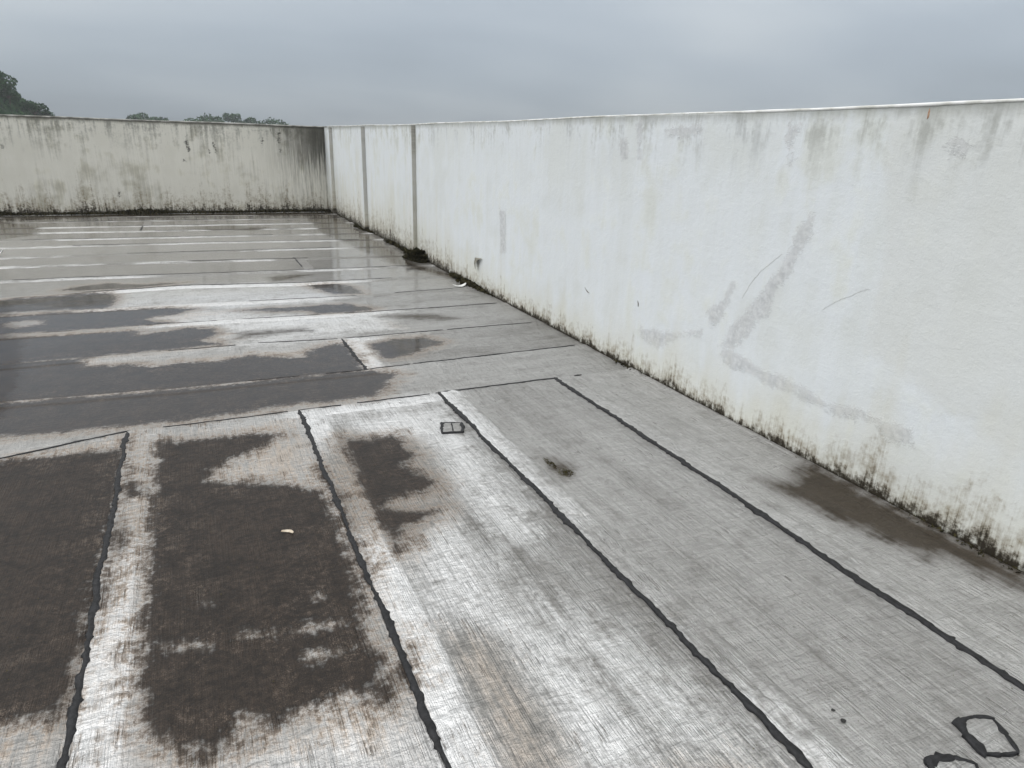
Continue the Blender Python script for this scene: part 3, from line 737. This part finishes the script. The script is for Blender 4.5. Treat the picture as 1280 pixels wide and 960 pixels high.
# torn flap of paint hanging off the wall, dark plaster behind it
fl = [(7.165, .335, -.003), (6.93, .362, -.012), (7.00, .335, -.035), (7.045, .29, -.045), (7.085, .215, -.030), (7.12, .28, -.03)]
fv = [(XW + d, y, z) for y, z, d in fl] + [(XW + d + .004, y, z) for y, z, d in fl]
FLAP = simple_mat('torn_paint', (0.13, 0.125, 0.10), (0.24, 0.23, 0.19), 30, 0.85)
mesh_obj('paint_flap', fv, [(0, 1, 2), (0, 2, 3), (0, 3, 5), (5, 3, 4), (6, 8, 7), (6, 9, 8), (6, 11, 9), (11, 10, 9), (0, 6, 7, 1), (1, 7, 8, 2), (2, 8, 9, 3), (3, 9, 10, 4), (4, 10, 11, 5), (5, 11, 6, 0)], FLAP, wall)['label'] = 'torn grey flap of paint hanging low on the wall'
# rust run under the coping
RUST = simple_mat('rust', (0.26, 0.13, 0.07), (0.48, 0.33, 0.23), 120, 0.9)
wall_strip('rust_stain', [(2.025, 1.775), (2.024, 1.76), (2.028, 1.735)], .015, RUST, 71, .0012)

# ------------------------------------------------------------------ moss and mould growth
def blades(name, pts, hmin, hmax, mat, seed, lean=.5, wide=.3):
    r = np.random.default_rng(seed); n = len(pts); pts = np.asarray(pts, float)
    h = r.uniform(hmin, hmax, n) * (pts[:, 3] if pts.shape[1] > 3 else 1); a = r.uniform(0, 2 * math.pi, n); w = h * r.uniform(.12, wide, n) + .002
    l = h * r.uniform(0, lean, n); b_ = r.uniform(0, 2 * math.pi, n)
    c = pts[:, :3]
    p0 = c + np.c_[np.cos(a) * w, np.sin(a) * w, 0 * w]; p1 = c - np.c_[np.cos(a) * w, np.sin(a) * w, 0 * w]
    mid = c + np.c_[np.cos(b_) * l * .4, np.sin(b_) * l * .4, h * .6]
    m0 = mid + np.c_[np.cos(a) * w * .8, np.sin(a) * w * .8, 0 * w]; m1 = mid - np.c_[np.cos(a) * w * .8, np.sin(a) * w * .8, 0 * w]
    tp = c + np.c_[np.cos(b_) * l, np.sin(b_) * l, h]
    V = np.stack([p0, p1, m1, m0, tp], 1).reshape(-1, 3)
    k = np.arange(n) * 5
    F = np.concatenate([np.stack([k, k + 1, k + 2], 1), np.stack([k, k + 2, k + 3], 1), np.stack([k + 3, k + 2, k + 4], 1)])
    return mesh_obj(name, V, F, mat)

r = np.random.default_rng(3)
n = 7500
x = r.uniform(-6.5, 2.87, n)
prof = np.clip((fnoise(x * 1.1, x * 0, 5) - .25) * 1.9, .45, 1) * np.where(x > 1.4, 1.25, 1)
y = YF - .004 - np.abs(r.normal(0, .055, n)) * (.4 + prof)
keep = r.random(n) < (.35 + .8 * prof)
pts = np.c_[x, y, np.full(n, -.002), prof * np.clip(1.15 - (YF - y) * 4.5, .25, 1)][keep]
tag(blades('moss_fringe', pts, .025, .15, MOSS, 1, 1.0, .5), 'dark moss growing along the foot of the grey end wall', 'moss', kind='stuff')
n = 8000
y = r.uniform(-.5, 15.9, n) ** 1.0
prof = np.clip((fnoise(y * 1.3, y * 0, 15) - .32) * 2.0, .1, 1) * np.where(y > 6.5, 1.25, .42) * (1 + .6 * sstep(y, 11, 15))
x = XW - .004 - np.abs(r.normal(0, .022, n)) * (.4 + prof)
keep = r.random(n) < (.3 + .9 * prof)
inpil = ((y > 9.38) & (y < 9.74)) | ((y > 12.4) & (y < 13.0)) | (y > 15.43)
x = np.where(inpil, x - .05, x)
pts = np.c_[x, y, np.full(n, .002), prof][keep]
tag(blades('moss_fringe', pts, .008, .055, MOSS, 2, 1.2, .55), 'thin dark moss along the foot of the long white wall', 'moss', kind='stuff')

def clump(name, cx, cy, rx, ry, n, h, mat, seed, label, z=0.0):
    rr = np.random.default_rng(seed)
    a = rr.uniform(0, 2 * math.pi, n); q = np.sqrt(rr.random(n)) * (.55 + .6 * vnoise(a * 1.6, a * 0, seed))
    px = cx + np.cos(a) * q * rx; py = cy + np.sin(a) * q * ry
    o = blades(name, np.c_[px, py, np.full(n, z), np.clip(1.25 - q, .15, 1.2)], h * .3, h, mat, seed, 1.2, .5)
    tag(o, label, 'moss')
    return o
clump('moss_clump', 2.775, 9.14, .13, .38, 2400, .15, MOSS, 21, 'bushy dark moss clump at the foot of the nearest pilaster')
clump('moss_tuft', 1.578, 2.645, .05, .062, 520, .007, MOSSB, 22, 'larger tuft of brown moss on the grey membrane sheet')
clump('moss_tuft', 1.555, 2.77, .028, .095, 300, .006, MOSSB, 23, 'small streak of moss beside the larger brown tuft')

# ------------------------------------------------------------------ litter
def sliver(name, a, b_, w, bend, mat, label, cat, z=.006, lift=.012):
    a = np.array(a); b_ = np.array(b_); n = 14; V = []
    d = (b_ - a); L = np.linalg.norm(d); d /= L; nr = np.array([-d[1], d[0]])
    for i in range(n):
        t = i / (n - 1); c = a + d * L * t + nr * bend * math.sin(math.pi * t)
        ww = w * (.25 + .75 * math.sin(math.pi * min(max(t * .9 + .08, 0), 1)) ** .7)
        h = z + lift * (t - .5) ** 2 * 4
        for s, zz in ((-.5, 0), (0, .35 * lift), (.5, .15 * lift), (.5, .15 * lift - .002), (0, .35 * lift - .002), (-.5, -.002)):
            V.append((*(c + nr * ww * s), h + zz))
    f = [(i * 6 + k, i * 6 + (k + 1) % 6, i * 6 + 6 + (k + 1) % 6, i * 6 + 6 + k) for i in range(n - 1) for k in range(6)]
    f += [tuple(range(6)), tuple(range(6 * n - 1, 6 * n - 7, -1))]
    o = mesh_obj(name, V, f, mat, None, False)
    bm = bmesh.new(); bm.from_mesh(o.data); bmesh.ops.recalc_face_normals(bm, faces=bm.faces); bm.to_mesh(o.data); bm.free()
    return tag(o, label, cat)
sliver('plastic_scrap', (2.62, 7.17), (2.80, 7.23), .055, -.02, LITTER, 'curved white plastic scrap lying beside the long white wall', 'litter', .01, .02)
sliver('plastic_scrap', (-2.47, 10.86), (-2.335, 10.80), .06, .015, LITTER, 'white scrap on the wet membrane at the left photo edge', 'litter', .012, .05)
sliver('dry_leaf', (.180, 2.60), (.224, 2.568), .017, .016, LEAFM, 'pale dry leaf on the black stained membrane', 'leaf', .006, .006)

def crumb(cx, cy, s, seed, label):
    bm = bmesh.new(); bmesh.ops.create_icosphere(bm, subdivisions=2, radius=s)
    for v in bm.verts:
        k = .6 + .8 * float(vnoise(np.array([v.co.x / s * 1.6 + 5]), np.array([v.co.y / s * 1.6 + v.co.z / s]), seed)[0])
        v.co = Vector((v.co.x * k * 1.2, v.co.y * k, max(v.co.z * k * .45, -s * .2)))
    me = bpy.data.meshes.new('debris'); bm.to_mesh(me); bm.free(); me.materials.append(DEBRIS)
    o = bpy.data.objects.new('debris', me); scene.collection.objects.link(o); o.location = (cx, cy, .003 + s * .2)
    tag(o, label, 'debris')
crumb(1.574, .982, .0055, 1, 'smaller black crumb of debris beyond the bitumen edged patches')
crumb(1.568, .940, .0080, 2, 'larger black crumb of debris nearer to the bitumen edged patches')

n = 700
gx = r.uniform(-1.2, 2.84, n); gy = r.uniform(.45, 3.9, n); gr = r.uniform(.0008, .0032, n) ** 1.0
base = np.array([(1, 0, 0), (-.5, .87, 0), (-.5, -.87, 0), (0.1, 0, 1)])
rot = r.uniform(0, 6.28, n); ca, sa = np.cos(rot), np.sin(rot)
B = base[None] * (.6 + .8 * r.random((n, 4, 1)))
V = np.stack([B[..., 0] * ca[:, None] - B[..., 1] * sa[:, None], B[..., 0] * sa[:, None] + B[..., 1] * ca[:, None], B[..., 2] * .8], -1) * gr[:, None, None]
V += np.stack([gx, gy, np.full(n, .0045)], -1)[:, None]
k = np.arange(n) * 4
F = np.concatenate([np.stack([k, k + 1, k + 3], 1), np.stack([k + 1, k + 2, k + 3], 1), np.stack([k + 2, k, k + 3], 1)])
tag(mesh_obj('grit', V.reshape(-1, 3), F, MOSSB), 'fine dark grit scattered on the near membrane sheets', 'grit', kind='stuff')

# ------------------------------------------------------------------ beyond the roof: ground, hill, trees
GRASS = simple_mat('grass', (0.030, 0.052, 0.030), (0.055, 0.085, 0.045), .25, 0.95, 0, .1)
HILLM = simple_mat('hill_scrub', (0.022, 0.042, 0.028), (0.050, 0.078, 0.045), .35, 0.95, 0, .1)
LEAF = simple_mat('foliage', (0.024, 0.060, 0.030), (0.062, 0.118, 0.050), .8, 0.9, 0, .15)
BARK = simple_mat('bark', (0.05, 0.04, 0.03), (0.10, 0.085, 0.07), 3, 0.95, 0, .1)
gs = np.linspace(-240, 240, 25)
Gx, Gy = np.meshgrid(gs, gs, indexing='ij')
Gz = -9.0 + 1.2 * (fnoise(Gx * .03, Gy * .03, 1) - .9)
ground = mesh_obj('ground', np.stack([Gx, Gy, Gz], -1).reshape(-1, 3), grid_faces(25, 25), GRASS, None, True)
tag(ground, kind='structure')

HC = np.array([-44.0, 96.0])
def hill_z(x, y):
    d = np.hypot(x - HC[0], (y - HC[1]) * .8)
    z = 35.3 - 1.06 * np.sqrt(d * d + 60)
    return z + 1.2 * (fnoise(x * .25, y * .25, 3) - .5)
hx, hy = np.meshgrid(np.linspace(-95, 5, 110), np.linspace(40, 150, 90), indexing='ij')
hz = np.maximum(hill_z(hx, hy), -10.6)
hill = mesh_obj('hill', np.stack([hx, hy, hz], -1).reshape(-1, 3), grid_faces(110, 90), HILLM, None, True)
tag(hill, kind='structure')

def leaf_cloud(n, blobs, size, seed, base):
    """leaf-sized faces spread through several lobes"""
    rr = np.random.default_rng(seed); V = []; F = []
    tot = sum(b[3] ** 2 for b in blobs)
    for (bx, by, bz, br) in blobs:
        m_ = int(n * br ** 2 / tot)
        d = rr.normal(0, 1, (m_, 3)); d /= np.linalg.norm(d, axis=1)[:, None]
        c = np.array((bx, by, bz)) + d * (br * rr.uniform(.45, 1.08, m_) ** .6)[:, None] * np.array((1, 1, .8))
        for p in c:
            a, t = rr.normal(0, 1, 3), rr.normal(0, 1, 3); a /= np.linalg.norm(a); t = np.cross(a, t); t /= np.linalg.norm(t)
            s = size * rr.uniform(.5, 1.3); k = len(V)
            V += [p - a * s, p + t * s * .5, p + a * s, p - t * s * .5]; F.append((k, k + 1, k + 2, k + 3))
    return np.array(V), np.array(F)

def tree(x, y, zg, h, blobs, n, size, seed, label, name='broadleaf_tree'):
    t = empty(name, (x, y, zg))
    V, F = leaf_cloud(n, blobs, size, seed, zg)
    mesh_obj('crown', V, F, LEAF, t)
    V = []; F = []
    def limb(p, q, r0, r1):
        p, q = np.array(p, float), np.array(q, float); d = q - p; d /= np.linalg.norm(d)
        a = np.cross(d, (0.3, .9, .1)); a /= np.linalg.norm(a); b_ = np.cross(d, a); k = len(V)
        for c, rr_ in ((p, r0), ((p + q) / 2 + a * r0 * .4, (r0 + r1) / 2), (q, r1)):
            for j in range(7): V.append(c + (a * math.cos(j * .8976) + b_ * math.sin(j * .8976)) * rr_)
        for s in range(2):
            for j in range(7): F.append((k + s * 7 + j, k + s * 7 + (j + 1) % 7, k + s * 7 + 7 + (j + 1) % 7, k + s * 7 + 7 + j))
    r0 = h * .022 + .04
    limb((0, 0, -.3), (0, 0, h * .6), r0, r0 * .55)
    for b in blobs: limb((0, 0, h * random.uniform(.35, .58)), (b[0], b[1], b[2]), r0 * .5, r0 * .15)
    mesh_obj('trunk', np.array(V), F, BARK, t)
    return tag(t, label, 'tree')

def at(dirx, diry, elev, D): return (dirx * D, diry * D, 1.58 + elev * D)
def blobs_for(h, w, n, seed, zc=.72):
    rr = np.random.default_rng(seed)
    return [(rr.uniform(-.32, .32) * w, rr.uniform(-.3, .3) * w, h * (zc + rr.uniform(-.14, .16)), w * rr.uniform(.16, .27)) for _ in range(n)]

# on the hillside
def hill_tree(dx, dy, D, h, w, nb, n, size, seed, label, **kw):
    x, y = dx * D, dy * D; z = float(hill_z(np.array(x), np.array(y)))
    return tree(x, y, z - .2, h, blobs_for(h, w, nb, seed, **kw), n, size, seed, label)
hill_tree(-.188, .982, 90, 2.3, 4.2, 7, 900, .20, 11, 'dark tree leaning out from the top of the hillside')
hill_tree(-.1745, .985, 91, 1.9, 2.0, 5, 420, .16, 12, 'low bush below the dark tree on the hillside')
hill_tree(-.1535, .988, 92, 2.3, 2.4, 6, 520, .17, 13, 'small tree low on the hillside slope')
hill_tree(-.1455, .989, 93, 2.0, 2.2, 5, 420, .16, 14, 'last small tree at the foot of the hillside slope')
# scrub covering the slope
rr_ = np.random.default_rng(91)
sx, sy = rr_.uniform(-34, -6, 9000), rr_.uniform(66, 97, 9000)
sz = hill_z(sx, sy); ok = sz > -2
sx, sy, sz = sx[ok], sy[ok], sz[ok]
tuft = fnoise(sx * .5, sy * .5, 8)
ta = rr_.uniform(0, 2 * math.pi, len(sx)); ts_ = rr_.uniform(.12, .34, len(sx)) * (.5 + tuft)
c0 = np.c_[sx, sy, sz + tuft * .5]
V = np.stack([c0 - np.c_[np.cos(ta), np.sin(ta), 0 * ta] * ts_[:, None], c0 + np.c_[0 * ta, 0 * ta, ts_ * .9] + rr_.normal(0, .08, (len(sx), 3)), c0 + np.c_[np.cos(ta), np.sin(ta), 0 * ta] * ts_[:, None], c0 - np.c_[0 * ta, 0 * ta, ts_ * .7]], 1).reshape(-1, 3)
tag(mesh_obj('hill_scrub', V, (np.arange(len(sx)) * 4)[:, None] + np.arange(4), LEAF), 'green scrub covering the hillside beyond the roof', 'scrub', kind='stuff')
# treetops above the end wall
D = 150
for i, (dx, el, w, lb) in enumerate(((-.049, .0232, 5.5, 'low treetop showing far left of the other treetops above the end wall'), (-.030, .0200, 4.5, 'faint lowest treetop right of the lone far treetop'),
        (.022, .0192, 7, 'broad treetop at the left end of the far group of trees'), (.043, .0200, 5, 'treetop between the broad one and the tallest one of the far group'), (.0605, .0262, 5, 'tallest treetop of the far group above the end wall'),
        (.079, .0222, 4.5, 'treetop just right of the tallest one of the far group'), (.107, .0222, 7, 'rounded treetop at the right end of the far group'))):
    x, y, zt = at(dx, math.sqrt(1 - dx * dx), el, D + (i % 3) * 5)
    h = zt + 9.3 + .45
    tree(x, y, -9.3, h, blobs_for(h * .97, w * 1.05, 8, 40 + i, .80) + [(0, 0, h - w * .2 - .5, w * .2)], 1500, .30, 40 + i, lb)

# ------------------------------------------------------------------ moist air
hz_m = bpy.data.materials.new('haze_air'); hz_m.use_nodes = True
nt = hz_m.node_tree; nt.nodes.clear()
pv = nt.nodes.new('ShaderNodeVolumePrincipled'); out = nt.nodes.new('ShaderNodeOutputMaterial')
pv.inputs['Color'].default_value = (0.93, 0.96, 1.0, 1); pv.inputs['Density'].default_value = 0.0011; pv.inputs['Anisotropy'].default_value = 0.0
nt.links.new(pv.outputs[0], out.inputs['Volume'])
hb = [(x, y, z) for z in (-13.0, 42.0) for x, y in ((-245, -245), (245, -245), (245, 245), (-245, 245))]
haze = mesh_obj('haze', hb, [(0, 3, 2, 1), (4, 5, 6, 7), (0, 1, 5, 4), (1, 2, 6, 5), (2, 3, 7, 6), (3, 0, 4, 7)], hz_m)
tag(haze, kind='stuff', label='thin grey haze in the damp air')
